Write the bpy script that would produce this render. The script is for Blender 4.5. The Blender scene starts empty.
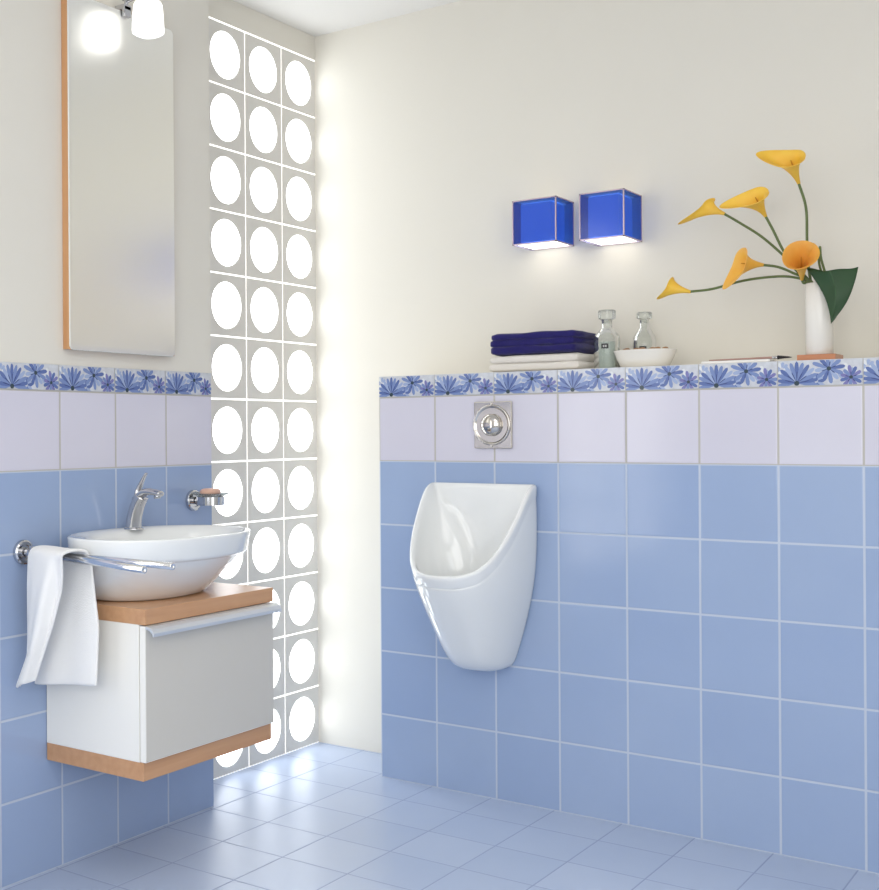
import bpy, bmesh, math, random
from math import sin, cos, pi, radians
from mathutils import Vector, Matrix, noise

SC = bpy.context.scene
COL = SC.collection

# ------------------------------------------------------------------ camera
F, CU, CV, YAW, ROLL = 1213.80, 262.88, 433.27, -0.6544, 0.0063
cam = bpy.data.cameras.new('camera')
cam.sensor_fit = 'HORIZONTAL'
cam.sensor_width = 36
cam.lens = F * 36 / 879
cam.shift_x = (439.5 - CU) / 879
cam.shift_y = (CV - 445) / 879
cam.clip_start = 0.05
camo = bpy.data.objects.new('camera', cam)
COL.objects.link(camo)
Rv = Vector((cos(YAW), -sin(YAW), 0)); Fv = Vector((sin(YAW), cos(YAW), 0)); Zv = Vector((0, 0, 1))
Xc = cos(ROLL) * Rv - sin(ROLL) * Zv
Yc = sin(ROLL) * Rv + cos(ROLL) * Zv
M = Matrix((Xc, Yc, -Fv)).transposed().to_4x4()
M.translation = (2.4524, -3.5123, 1.0897)
camo.matrix_world = M
SC.camera = camo

# ------------------------------------------------------------------ world, lights, exposure
SC.view_settings.view_transform = 'Standard'
SC.view_settings.look = 'None'
SC.view_settings.gamma = 1
SC.view_settings.exposure = 0.09
w = bpy.data.worlds.new('world'); SC.world = w; w.use_nodes = True
w.node_tree.nodes['Background'].inputs[0].default_value = (0.85, 0.92, 1.0, 1)
w.node_tree.nodes['Background'].inputs[1].default_value = 1.0

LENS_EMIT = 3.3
def area(name, loc, target, sx, sy, power, col=(1, 1, 1)):
    l = bpy.data.lights.new(name, 'AREA'); l.shape = 'RECTANGLE'; l.size = sx; l.size_y = sy
    l.energy = power; l.color = col
    o = bpy.data.objects.new(name, l); COL.objects.link(o)
    o.location = loc
    o.rotation_euler = (Vector(target) - Vector(loc)).to_track_quat('-Z', 'Y').to_euler()
    return o
# unseen fill lights added behind the camera, under the ceiling and at the right
area('added_rear_fill', (2.3, -4.5, 1.55), (1.2, 0, 1.1), 1.9, 1.7, 28, (1, 0.975, 0.925))
area('added_ceiling_fill', (2.0, -2.6, 2.44), (2.0, -2.6, 0), 1.6, 1.6, 13, (1, 0.965, 0.90))
area('added_side_fill', (3.36, -3.15, 1.35), (0.3, -1.6, 0.7), 1.3, 1.5, 11, (1, 0.98, 0.94))

# ------------------------------------------------------------------ material helpers
def nm(name):
    m = bpy.data.materials.new(name); m.use_nodes = True
    nt = m.node_tree
    b = nt.nodes['Principled BSDF']
    return m, nt, b
def N(nt, t, **k):
    n = nt.nodes.new(t)
    for a, v in k.items(): setattr(n, a, v)
    return n
def mth(nt, op, a, b=None, c=None):
    n = nt.nodes.new('ShaderNodeMath'); n.operation = op
    for i, v in enumerate((a, b, c)):
        if v is None: continue
        if isinstance(v, (int, float)): n.inputs[i].default_value = v
        else: nt.links.new(v, n.inputs[i])
    return n.outputs[0]
def mixc(nt, f, a, b, mode='MIX'):
    n = nt.nodes.new('ShaderNodeMix'); n.data_type = 'RGBA'; n.blend_type = mode
    def put(s, v):
        if isinstance(v, (int, float)): s.default_value = v
        elif isinstance(v, tuple): s.default_value = (*v, 1) if len(v) == 3 else v
        else: nt.links.new(v, s)
    put(n.inputs[0], f); put(n.inputs[6], a); put(n.inputs[7], b)
    return n.outputs[2]
def S(r, g, b):
    f = lambda c: (c / 255 / 12.92) if c / 255 <= .04045 else ((c / 255 + .055) / 1.055) ** 2.4
    return (f(r), f(g), f(b))
def setp(b, **k):
    for a, v in k.items():
        b.inputs[a.replace('_', ' ')].default_value = (*v, 1) if isinstance(v, tuple) else v
def plain(name, col, rough=.5, metal=0, nscale=0, namt=0, bump=0, bscale=50, **k):
    m, nt, b = nm(name)
    setp(b, Base_Color=col, Roughness=rough, Metallic=metal, **k)
    tc = N(nt, 'ShaderNodeTexCoord')
    if nscale:
        n = N(nt, 'ShaderNodeTexNoise'); n.inputs['Scale'].default_value = nscale; n.inputs['Detail'].default_value = 4
        nt.links.new(tc.outputs['Object'], n.inputs['Vector'])
        dk = tuple(c * (1 - namt) for c in col)
        nt.links.new(mixc(nt, n.outputs[0], dk, tuple(min(1, c * (1 + namt * .5)) for c in col)), b.inputs['Base Color'])
    if bump:
        n2 = N(nt, 'ShaderNodeTexNoise'); n2.inputs['Scale'].default_value = bscale; n2.inputs['Detail'].default_value = 5
        nt.links.new(tc.outputs['Object'], n2.inputs['Vector'])
        bp = N(nt, 'ShaderNodeBump'); bp.inputs['Strength'].default_value = bump; bp.inputs['Distance'].default_value = .002
        nt.links.new(n2.outputs[0], bp.inputs['Height']); nt.links.new(bp.outputs[0], b.inputs['Normal'])
    return m
def emis(name, col, strength):
    m, nt, b = nm(name)
    setp(b, Base_Color=col, Roughness=.4); b.inputs['Emission Color'].default_value = (*col, 1)
    b.inputs['Emission Strength'].default_value = strength
    return m

BLUE = S(147, 172, 217); WHITE_T = S(215, 213, 226)
def tile_mat(name, axis, phase, floor=False, cols=None):
    """square 20 cm tiles in object space; axis 0 or 1 = which horizontal axis runs along the wall"""
    m, nt, b = nm(name)
    tc = N(nt, 'ShaderNodeTexCoord'); sp = N(nt, 'ShaderNodeSeparateXYZ')
    nt.links.new(tc.outputs['Object'], sp.inputs[0])
    a = sp.outputs[axis]; z = sp.outputs[1] if floor else sp.outputs[2]
    pa = mth(nt, 'DIVIDE', mth(nt, 'SUBTRACT', a, phase), .2)
    pz = mth(nt, 'DIVIDE', mth(nt, 'SUBTRACT', z, -.01 if floor else 0.0), .2)
    def edge(p):
        fr = mth(nt, 'FRACT', p)
        return mth(nt, 'MULTIPLY', mth(nt, 'MINIMUM', fr, mth(nt, 'SUBTRACT', 1.0, fr)), .2)
    d = mth(nt, 'MINIMUM', edge(pa), edge(pz))
    gw = .0014 if floor else .0023
    mr = N(nt, 'ShaderNodeMapRange'); mr.inputs[1].default_value = gw; mr.inputs[2].default_value = gw + .0009
    mr.inputs[3].default_value = 1; mr.inputs[4].default_value = 0; mr.clamp = True
    nt.links.new(d, mr.inputs[0]); grout = mr.outputs[0]
    cv = N(nt, 'ShaderNodeCombineXYZ')
    nt.links.new(mth(nt, 'FLOOR', pa), cv.inputs[0]); nt.links.new(mth(nt, 'FLOOR', pz), cv.inputs[1])
    wn = N(nt, 'ShaderNodeTexWhiteNoise'); wn.noise_dimensions = '2D'; nt.links.new(cv.outputs[0], wn.inputs['Vector'])
    no = N(nt, 'ShaderNodeTexNoise'); no.inputs['Scale'].default_value = 5; no.inputs['Detail'].default_value = 3
    nt.links.new(tc.outputs['Object'], no.inputs['Vector'])
    t = mth(nt, 'ADD', mth(nt, 'MULTIPLY', wn.outputs[0], .45), mth(nt, 'MULTIPLY', no.outputs[0], .55))
    lo, hi = cols
    blue = mixc(nt, t, lo, hi)
    if floor:
        body = blue
        gcol = S(158, 171, 202)
    else:
        isw = mth(nt, 'GREATER_THAN', z, 1.0)
        body = mixc(nt, isw, blue, mixc(nt, t, S(208, 205, 219), S(219, 217, 229)))
        gcol = mixc(nt, isw, S(190, 200, 216), S(186, 182, 176))
    nt.links.new(mixc(nt, grout, body, gcol), b.inputs['Base Color'])
    r0 = .32 if floor else .12
    nt.links.new(mth(nt, 'ADD', mth(nt, 'MULTIPLY', grout, .5), r0), b.inputs['Roughness'])
    # tile edge relief and slight waviness of the glaze
    mr2 = N(nt, 'ShaderNodeMapRange'); mr2.inputs[1].default_value = gw - .001; mr2.inputs[2].default_value = gw + .003
    mr2.clamp = True; nt.links.new(d, mr2.inputs[0])
    n3 = N(nt, 'ShaderNodeTexNoise'); n3.inputs['Scale'].default_value = 9; nt.links.new(tc.outputs['Object'], n3.inputs['Vector'])
    hsum = mth(nt, 'ADD', mr2.outputs[0], mth(nt, 'MULTIPLY', n3.outputs[0], .8))
    bp = N(nt, 'ShaderNodeBump'); bp.inputs['Strength'].default_value = .45; bp.inputs['Distance'].default_value = .0012
    nt.links.new(hsum, bp.inputs['Height']); nt.links.new(bp.outputs[0], b.inputs['Normal'])
    return m

def wood_mat(name, c1, c2, axis='Y'):
    m, nt, b = nm(name)
    tc = N(nt, 'ShaderNodeTexCoord'); mp = N(nt, 'ShaderNodeMapping')
    sc = [60, 60, 60]; sc['XYZ'.index(axis)] = 3
    mp.inputs['Scale'].default_value = sc
    nt.links.new(tc.outputs['Object'], mp.inputs[0])
    n = N(nt, 'ShaderNodeTexNoise'); n.inputs['Scale'].default_value = 1; n.inputs['Detail'].default_value = 6
    nt.links.new(mp.outputs[0], n.inputs['Vector'])
    nt.links.new(mixc(nt, n.outputs[0], c1, c2), b.inputs['Base Color'])
    setp(b, Roughness=.30)
    return m

PAINT = S(226, 222, 212)
M_paint = plain('wall_paint', PAINT, .85, nscale=3, namt=.02, bump=.05, bscale=120)
M_ceil = plain('ceiling_paint', S(232, 230, 226), .9)
M_tileR = tile_mat('tile_ledge', 0, .4065, cols=(S(148, 168, 204), S(164, 182, 212)))
M_tileL = tile_mat('tile_left', 1, -.788, cols=(S(147, 167, 204), S(162, 180, 211)))
M_floor = tile_mat('tile_floor', 0, .388, floor=True, cols=(S(174, 189, 216), S(193, 205, 227)))
M_ceramic = plain('ceramic', S(238, 240, 240), .08, Coat_Weight=.5)
M_chrome = plain('chrome', (.58, .58, .60), .06, 1)
M_satin = plain('satin_aluminium', S(222, 226, 230), .42, .55)
M_oak = wood_mat('beech_wood', S(190, 140, 100), S(216, 170, 130))
M_oakz = wood_mat('beech_wood_upright', S(196, 140, 92), S(218, 168, 122), 'Z')
M_lacq = plain('white_lacquer', S(248, 246, 240), .3)
M_greyf = plain('grey_front', S(212, 208, 200), .4)
M_dark = plain('dark_gap', S(60, 58, 60), .6)

# ------------------------------------------------------------------ mesh helpers
def finish(name, bm, mats, parent=None, smooth=False, bevel=0, subsurf=0, bseg=2):
    me = bpy.data.meshes.new(name)
    bmesh.ops.recalc_face_normals(bm, faces=bm.faces[:])
    bm.to_mesh(me); bm.free()
    for mt in (mats if isinstance(mats, (list, tuple)) else [mats]): me.materials.append(mt)
    if smooth:
        for p in me.polygons: p.use_smooth = True
    o = bpy.data.objects.new(name, me); COL.objects.link(o)
    if parent:
        o.parent = parent
        o.matrix_parent_inverse = Matrix.Identity(4)
        # geometry is written in world metres; bring it into the parent's frame
        inv = parent_matrix(parent).inverted()
        me.transform(inv)
    if bevel:
        mo = o.modifiers.new('bevel', 'BEVEL'); mo.width = bevel; mo.segments = bseg; mo.limit_method = 'ANGLE'
        mo.angle_limit = radians(40)
    if subsurf:
        mo = o.modifiers.new('sub', 'SUBSURF'); mo.levels = mo.render_levels = subsurf
    return o
def parent_matrix(p):
    m = Matrix.LocRotScale(p.location, p.rotation_euler, p.scale)
    return parent_matrix(p.parent) @ m if p.parent else m
def tag(o, label=None, cat=None, group=None, kind=None):
    if label: o['label'] = label
    if cat: o['category'] = cat
    if group: o['group'] = group
    if kind: o['kind'] = kind
    return o
def empty(name, loc, label, cat, group=None):
    o = bpy.data.objects.new(name, None); COL.objects.link(o); o.location = loc; o.empty_display_size = .05
    return tag(o, label, cat, group)
def box(bm, x0, x1, y0, y1, z0, z1, mi=0):
    r = bmesh.ops.create_cube(bm, size=1)
    for v in r['verts']:
        v.co = Vector(((x0 + x1) / 2 + v.co.x * (x1 - x0), (y0 + y1) / 2 + v.co.y * (y1 - y0), (z0 + z1) / 2 + v.co.z * (z1 - z0)))
    for f in {f for v in r['verts'] for f in v.link_faces}: f.material_index = mi
    return r['verts']
def B(*boxes):
    bm = bmesh.new()
    for b_ in boxes: box(bm, *b_)
    return bm
def rings(bm, rr, closed=True, cap0=True, cap1=True, mi=0):
    vs = [[bm.verts.new(p) for p in r] for r in rr]
    n = len(vs[0])
    for a, b_ in zip(vs, vs[1:]):
        for i in range(n if closed else n - 1):
            j = (i + 1) % n
            f = bm.faces.new((a[i], a[j], b_[j], b_[i])); f.material_index = mi
    if closed and cap0: f = bm.faces.new(vs[0][::-1]); f.material_index = mi
    if closed and cap1: f = bm.faces.new(vs[-1]); f.material_index = mi
    return vs
def lathe(bm, prof, c=(0, 0, 0), axis=(0, 0, 1), n=32, cap0=True, cap1=True, mi=0):
    q = Vector(axis).normalized().to_track_quat('Z', 'Y'); c = Vector(c)
    rr = [[c + q @ Vector((r * cos(2 * pi * i / n), r * sin(2 * pi * i / n), z)) for i in range(n)] for r, z in prof]
    return rings(bm, rr, cap0=cap0, cap1=cap1, mi=mi)
def catmull(pts, m=8):
    P = [Vector(p) for p in pts]
    if len(P) == 2: return [P[0].lerp(P[1], i / m) for i in range(m + 1)]
    Q = [2 * P[0] - P[1]] + P + [2 * P[-1] - P[-2]]
    out = []
    for i in range(1, len(Q) - 2):
        p0, p1, p2, p3 = Q[i - 1:i + 3]
        for k in range(m):
            t = k / m
            out.append(.5 * ((2 * p1) + (p2 - p0) * t + (2 * p0 - 5 * p1 + 4 * p2 - p3) * t * t + (3 * p1 - p0 - 3 * p2 + p3) * t ** 3))
    out.append(P[-1]); return out
def tube(bm, pts, r, n=10, m=8, spline=True, flat=1.0, mi=0):
    P = catmull(pts, m) if spline else [Vector(p) for p in pts]
    k = len(P)
    rad = (lambda t: r) if isinstance(r, (int, float)) else r
    up = None; rr = []
    for i, p in enumerate(P):
        t = (P[min(i + 1, k - 1)] - P[max(i - 1, 0)]).normalized()
        if up is None:
            up = Vector((0, 1, 0)) if abs(t.y) < .9 else Vector((1, 0, 0))
        up = (up - t * up.dot(t)).normalized(); sd = t.cross(up)
        ra = rad(i / (k - 1))
        rr.append([p + up * ra * cos(2 * pi * j / n) + sd * ra * flat * sin(2 * pi * j / n) for j in range(n)])
    return rings(bm, rr, mi=mi)
def sgn(a): return (a > 0) - (a < 0)
def sup(c, e): return sgn(c) * abs(c) ** e

M_white_frame = plain('added_window_white', S(236, 236, 234), .4)
M_glow_pane = emis('added_glow_pane', (1, .99, .97), 2.0)  # emission for the added left window, helps light the room
# ================================================================== ROOM SHELL
LX = .1755      # face of the tiled left wall
LE = -.792      # its far end
H = 2.486
XR = 3.4; YF = -4.7
LY = -.2388; EX = .4065; LZ = 1.266
def st(name, bm, m, **k): return tag(finish(name, bm, m, **k), kind='structure')
st('floor', B((-.15, XR + .1, YF - .1, .1, -.1, 0)), M_floor)
st('ceiling', B((-.15, XR + .1, YF - .1, .1, H, H + .1)), M_ceil)
st('wall_back', B((-.1, XR + .1, 0, .1, 0, H)), M_paint)
st('wall_right', B((XR, XR + .1, YF, -3.85, 0, H), (XR, XR + .1, -2.45, 0, 0, H), (XR, XR + .1, -3.85, -2.45, 0, .55), (XR, XR + .1, -3.85, -2.45, 2.15, H)), M_paint)  # opening added beside the unseen side fill light
WA, WB, WC, WD = -3.7, -2.12, .42, 2.15      # window added out of view, to light the room and reflect in the tiles
st('wall_left', B((-.1, LX, WB, LE, 0, LZ, 0), (-.1, LX, WB, LE, LZ, H, 1), (-.1, LX, YF, WA, 0, LZ, 0), (-.1, LX, YF, WA, LZ, H, 1),
   (-.1, LX, WA, WB, 0, WC, 0), (-.1, LX, WA, WB, WD, H, 1)), [M_tileL, M_paint])
w2 = bpy.data.objects.new('added_window', None); COL.objects.link(w2); w2.location = (.08, (WA + WB) / 2, WC); tag(w2, kind='structure')
finish('added_window_frame', B((.06, .12, WA, WB, WC, WC + .05), (.06, .12, WA, WB, WD - .05, WD), (.06, .12, WA, WA + .05, WC + .05, WD - .05), (.06, .12, WB - .05, WB, WC + .05, WD - .05), (.06, .12, (WA + WB) / 2 - .03, (WA + WB) / 2 + .03, WC + .05, WD - .05)), M_white_frame, w2)
finish('pane', B((.07, .08, WA + .05, WB - .05, WC + .05, WD - .05)), M_glow_pane, w2)
st('wall_window', B((-.1, 0, LE, -.604, 0, H), (-.1, 0, -.604, 0, 2.404, H)), M_paint)
# front wall behind the camera, with an opening added for the fill light
st('wall_front', B((-.1, 1.3, YF - .1, YF, 0, H), (3.3, XR + .1, YF - .1, YF, 0, H), (1.3, 3.3, YF - .1, YF, 0, .65), (1.3, 3.3, YF - .1, YF, 2.4, H)), M_paint)
st('wall_ledge', B((EX, XR, LY, 0, 0, LZ - .066), (EX, XR, LY, 0, LZ - .066, LZ, 1)), [M_tileR, M_paint])

# flower border tiles ------------------------------------------------
def flower_border(name, start, end, step, fmap):
    """fmap(s, z, off) -> world point; tiles 20 cm long and 6.6 cm high"""
    M_bg = plain(name + '_glaze', S(212, 215, 222), .15, nscale=70, namt=.28)
    M_gr = plain(name + '_grout', S(186, 184, 182), .8)
    cols = [S(122, 142, 190), S(92, 112, 168), S(160, 176, 210), S(58, 72, 124), S(54, 70, 80), S(226, 229, 232), S(124, 124, 180)]
    mats = [M_bg, M_gr] + [plain('%s_petal_%d' % (name, i), c, .2) for i, c in enumerate(cols)]
    bm = bmesh.new()
    rnd = random.Random(4)
    def quad(pts, off, mi):
        vs = [bm.verts.new(fmap(s, z, off)) for s, z in pts]
        try: f = bm.faces.new(vs); f.material_index = mi
        except ValueError: pass
    shapes = []
    zb = LZ - .066
    def petal(cx, cz, ang, l, wd, off, mi, r0=.004):
        ax = (cos(ang), sin(ang)); px = (-ax[1], ax[0]); pts = []
        for t, s in ((0, .25), (.35, .8), (.7, 1), (.92, .7), (1, 0), (.92, -.7), (.7, -1), (.35, -.8), (0, -.25)):
            pts.append((cx + ax[0] * (r0 + l * t) + px[0] * wd * s, cz + ax[1] * (r0 + l * t) + px[1] * wd * s))
        shapes.append((pts, off, mi))
    # pale ghost petals in the ground
    for i in range(12): petal(rnd.uniform(.01, .19), rnd.uniform(.0, .06), rnd.uniform(0, 6.28), .02, .005, .0002, 7 if i % 2 else 4)
    for i in range(10): petal(.092, .012, radians(36 * i + 5), .016, .0045, .0003, 4 if i % 2 else 3)
    for i in range(9): petal(.010, .045, radians(40 * i), .014, .004, .0003, 4 if i % 3 else 7)
    # big low daisy fanning upwards
    for i in range(13):
        a = radians(-8 + 196 * i / 12)
        petal(.046, .009, a, .044 + .006 * rnd.random() + (.003 if 40 < math.degrees(a) < 140 else 0), .0052, .0004 + .0001 * (i % 3), 2 + (0, 1, 0, 2, 1)[i % 5])
    for i in range(7): petal(.046, .009, radians(10 + 26 * i), .026, .0012, .0008, 5)
    # middle flower, upper
    for i in range(12):
        petal(.122, .043, radians(30 * i + 8), .028 + .010 * rnd.random(), .0052, .0005 + .0001 * (i % 3), 2 + (1, 0, 2, 0)[i % 4])
    for i in range(6): petal(.122, .043, radians(60 * i + 20), .014, .0012, .0009, 5)
    # small flower on the right
    for i in range(11):
        petal(.173, .020, radians(33 * i), .021 + .006 * rnd.random(), .0046, .0005 + .0001 * (i % 3), 2 + (0, 6, 1, 6)[i % 4])
    for i in range(5): petal(.173, .020, radians(72 * i + 20), .010, .0012, .0009, 5)
    for cx, cz, r in ((.046, .008, .0065), (.122, .043, .0055), (.173, .020, .0045)):
        shapes.append(([(cx + r * cos(k * pi / 4), cz + r * sin(k * pi / 4)) for k in range(8)], .001, 6))
    k = start
    g = .0012
    def clipz(pts, lo, hi, ax):
        # Sutherland-Hodgman against two parallel limits
        for lim, sg in ((lo, 1), (hi, -1)):
            out = []
            for i in range(len(pts)):
                p, q = pts[i], pts[(i + 1) % len(pts)]
                ip = sg * (p[ax] - lim) >= 0; iq = sg * (q[ax] - lim) >= 0
                if ip: out.append(p)
                if ip != iq:
                    t = (lim - p[ax]) / (q[ax] - p[ax])
                    out.append((p[0] + t * (q[0] - p[0]), p[1] + t * (q[1] - p[1])))
            pts = out
            if len(pts) < 3: return []
        return pts
    cl = []
    for pts, off, mi in shapes:
        p = clipz(clipz(pts, g, .2 - g, 0), .0022, .0645, 1) if pts else []
        if len(p) >= 3: cl.append((p, off, mi))
    n = int(round(abs(end - start) / .2 + .49))
    for i in range(n):
        s0 = start + step * i * .2 if step > 0 else start - (i + 1) * .2
        quad([(s0, zb), (s0 + .2, zb), (s0 + .2, LZ), (s0, LZ)], .0002, 1)
        quad([(s0 + g, zb + .0018), (s0 + .2 - g, zb + .0018), (s0 + .2 - g, LZ), (s0 + g, LZ)], .0016, 0)
        quad([(s0 + g, LZ), (s0 + .2 - g, LZ), (s0 + .2 - g, LZ), (s0 + g, LZ)], .0016, 0) if 0 else None
        for pts, off, mi in cl:
            quad([(s0 + a, zb + b_) for a, b_ in pts], .0018 + off, mi)
    o = finish(name, bm, mats)
    return tag(o, kind='structure')
flower_border('trim_1', EX, XR, 1, lambda s, z, o: Vector((min(s, XR), LY - o, z)))
flower_border('trim_2', LE, WB, -1, lambda s, z, o: Vector((LX + o, max(s, WB), z)))

# glass block wall ----------------------------------------------------
M_block = plain('glass_block_frame', S(222, 219, 213), .5, nscale=8, namt=.03)
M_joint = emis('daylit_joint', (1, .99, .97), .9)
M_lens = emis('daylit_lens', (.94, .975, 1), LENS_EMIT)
win = bpy.data.objects.new('window_1', None); COL.objects.link(win); win.location = (0, -.3, 0)
tag(win, kind='structure')
bm = bmesh.new()
box(bm, -.06, -.0025, -.604, 0, 0, 2.404)
finish('joint', bm, M_joint, win)
fr = bmesh.new(); ln = bmesh.new()
for c in range(3):
    for r in range(12):
        y1 = -.2 * c - .003; y0 = -.2 * (c + 1) + .003; z0 = .2 * r + .003; z1 = .2 * (r + 1) - .003
        yc = (y0 + y1) / 2; zc = (z0 + z1) / 2; R0 = .0765; n = 48
        # square plate with a round hole, made of ring quads; front face x=0, hole wall goes back
        sq = []; ci = []; cb = []; so = []
        for i in range(n):
            a = 2 * pi * i / n; k = 1 / max(abs(cos(a)), abs(sin(a)))
            sy = yc + (y1 - y0) / 2 * k * cos(a); sz = zc + (z1 - z0) / 2 * k * sin(a)
            so.append(Vector((-.0035, sy, sz))); sq.append(Vector((0, sy, sz)))
            ci.append(Vector((0, yc + R0 * cos(a), zc + R0 * sin(a)))); cb.append(Vector((-.002, yc + (R0 - .002) * cos(a), zc + (R0 - .002) * sin(a))))
        rings(fr, [so, sq, ci, cb], cap0=False, cap1=False)
        lathe(ln, [(R0 - .002, -.005), (R0 - .004, -.004), (R0 * .8, -.0028), (R0 * .45, -.0018), (.004, -.001)], (.0032, yc, zc), (1, 0, 0), 40)
finish('block_frame', fr, M_block, win)
finish('lens', ln, M_lens, win, smooth=True)

# ================================================================== VANITY
Y0, Y1 = -1.4407, -.946
cab = empty('vanity_cabinet', (LX, (Y0 + Y1) / 2, .275), 'wall-hung white vanity cabinet with beech top and base and a grey drawer front', 'cabinet')
finish('carcass', B((LX + .002, .4935, Y0, Y1, .3216, .644)), M_lacq, cab, bevel=.0012)
finish('worktop', B((LX + .002, .5145, Y0, Y1, .644, .681)), M_oak, cab, bevel=.0015)
finish('base_board', B((LX + .002, .506, Y0, Y1, .2785, .3216)), M_oak, cab, bevel=.0015)
dr = finish('drawer', B((.497, .514, Y0, Y1, .3235, .6415, 0), (.5142, .5148, Y0 + .002, Y1 - .001, .325, .640, 1)), [M_lacq, M_greyf], cab, bevel=.001)
bm = bmesh.new()
# curved finger-grip rail along the top of the drawer
pr = [(.514, .641), (.524, .641), (.534, .636), (.540, .627), (.540, .619), (.537, .619), (.534, .626), (.527, .632), (.514, .634)]
rings(bm, [[Vector((x, y, z)) for x, z in pr] for y in (Y0 + .001, Y1 + .004)])
finish('handle', bm, M_satin, dr, bevel=.0006)

# basin ---------------------------------------------------------------
RC = Vector((.372, -1.226)); RA, RB = .189, .262
BC = Vector((.318, -1.228)); BA, BB_ = .128, .178
ZR, ZB = .841, .6815
def oval(c, a, b_, z, e=.92, n=72):
    return [Vector((c.x + a * sup(cos(2 * pi * i / n), e), c.y + b_ * sup(sin(2 * pi * i / n), e), z)) for i in range(n)]
rr = []
for t, s, zf in ((0, 0, 0), (0, .93, 0), (.0, 1, .03), (.13, 1, .12), (.30, 1, .25), (.52, 1, .42), (.70, 1, .55), (.78, 1, .62), (.80, 1, .635)):
    c = BC.lerp(RC, t); a = BA + (RA - BA) * t; b_ = BB_ + (RB - BB_) * t
    rr.append(oval(c, a * max(s, .02), b_ * max(s, .02), ZB + (ZR - ZB) * zf))
for t, zf in ((.90, .655), (.93, .70), (.97, .88), (1.0, .965), (.995, .99)):
    c = BC.lerp(RC, t); a = BA + (RA - BA) * t; b_ = BB_ + (RB - BB_) * t
    rr.append(oval(c, a, b_, ZB + (ZR - ZB) * zf))
def inner(s, z, dx=0):
    c = RC + Vector((dx, 0)); rr.append(oval(c, RA * s, RB * s, z, 1.0))
rr.append(oval(RC, RA * .975, RB * .975, ZR))
rr.append(oval(RC + Vector((.0, 0)), RA * .955, RB * .965, ZR - .001))
cI = RC + Vector((.02, 0))
for sa, sb, z in ((.84, .93, ZR - .004), (.80, .90, ZR - .02), (.72, .82, ZR - .06), (.58, .66, ZR - .09), (.36, .4, ZR - .11), (.1, .1, ZR - .118)):
    rr.append(oval(cI, RA * sa, RB * sb, z, 1.0))
bm = bmesh.new(); rings(bm, rr, cap0=True)
basin = tag(finish('wash_basin', bm, M_ceramic, smooth=True), 'white oval ceramic countertop basin standing on the vanity cabinet', 'basin')
basin_root = empty('wash_basin', (RC.x, RC.y, ZB), 'white oval ceramic countertop basin standing on the vanity cabinet', 'basin')
for k in ('label', 'category'): del basin[k]
basin.name = 'bowl'; basin.parent = basin_root; basin.data.transform(parent_matrix(basin_root).inverted()); basin_root.name = 'wash_basin'
bm = bmesh.new(); lathe(bm, [(.001, 0), (.022, 0), (.024, .002), (.02, .004), (.001, .005)], (cI.x, cI.y, ZR - .118))
finish('drain', bm, M_chrome, basin_root, smooth=True)

# faucet --------------------------------------------------------------
fx, fy = .230, -1.178
fz = ZR - .004
fa = empty('faucet', (fx, fy, fz), 'chrome single-lever mixer tap standing on the rear rim of the basin', 'faucet')
bm = bmesh.new()
lathe(bm, [(.001, 0), (.026, 0), (.026, .004), (.022, .007), (.001, .007)], (fx, fy, fz))
tube(bm, [(fx - .002, fy, fz + .004), (fx + .003, fy, fz + .035), (fx + .015, fy, fz + .066), (fx + .03, fy, fz + .09)], lambda t: .022 - .004 * t, n=20, m=8)
finish('tap_body', bm, M_chrome, fa, smooth=True)
bm = bmesh.new()
tube(bm, [(fx + .012, fy, fz + .080), (fx + .042, fy, fz + .100), (fx + .072, fy, fz + .101), (fx + .098, fy, fz + .097)], lambda t: .0185 - .0065 * t, n=18, m=8, flat=.6)
tube(bm, [(fx + .084, fy, fz + .096), (fx + .085, fy, fz + .085)], .009, n=14, m=2)
finish('spout', bm, M_chrome, fa, smooth=True)
bm = bmesh.new()
tube(bm, [(fx + .018, fy, fz + .088), (fx + .019, fy, fz + .106), (fx + .030, fy, fz + .127), (fx + .046, fy, fz + .150)], lambda t: .0175 - .0125 * t ** .8, n=16, m=8, flat=.55)
finish('lever', bm, M_chrome, fa, smooth=True)

# soap dish on the wall ------------------------------------------------
sy, sz = -.880, .899
so_ = empty('soap_holder', (LX, sy, sz), 'round chrome wall-mounted soap holder with a clear glass dish beside the basin', 'soap holder')
bm = bmesh.new()
lathe(bm, [(.001, 0), (.030, 0), (.030, .010), (.026, .013), (.018, .013), (.018, .010), (.001, .010)], (LX + .001, sy, sz), (1, 0, 0), 32)
finish('wall_rose', bm, M_chrome, so_, bevel=.001)
bm = bmesh.new()
lathe(bm, [(.011, 0), (.011, .024)], (LX + .008, sy, sz), (1, 0, 0), 16)
cx = LX + .069
n = 40; ro, ri = .040, .034
rr = [[Vector((cx + r * cos(2 * pi * i / n), sy + r * sin(2 * pi * i / n), z)) for i in range(n)] for r, z in ((ri, sz - .011), (ro, sz - .011), (ro, sz + .013), (ri, sz + .013), (ri, sz - .011))]
rings(bm, rr, cap0=False, cap1=False)
finish('ring', bm, M_chrome, so_, smooth=False, bevel=.0008)
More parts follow.
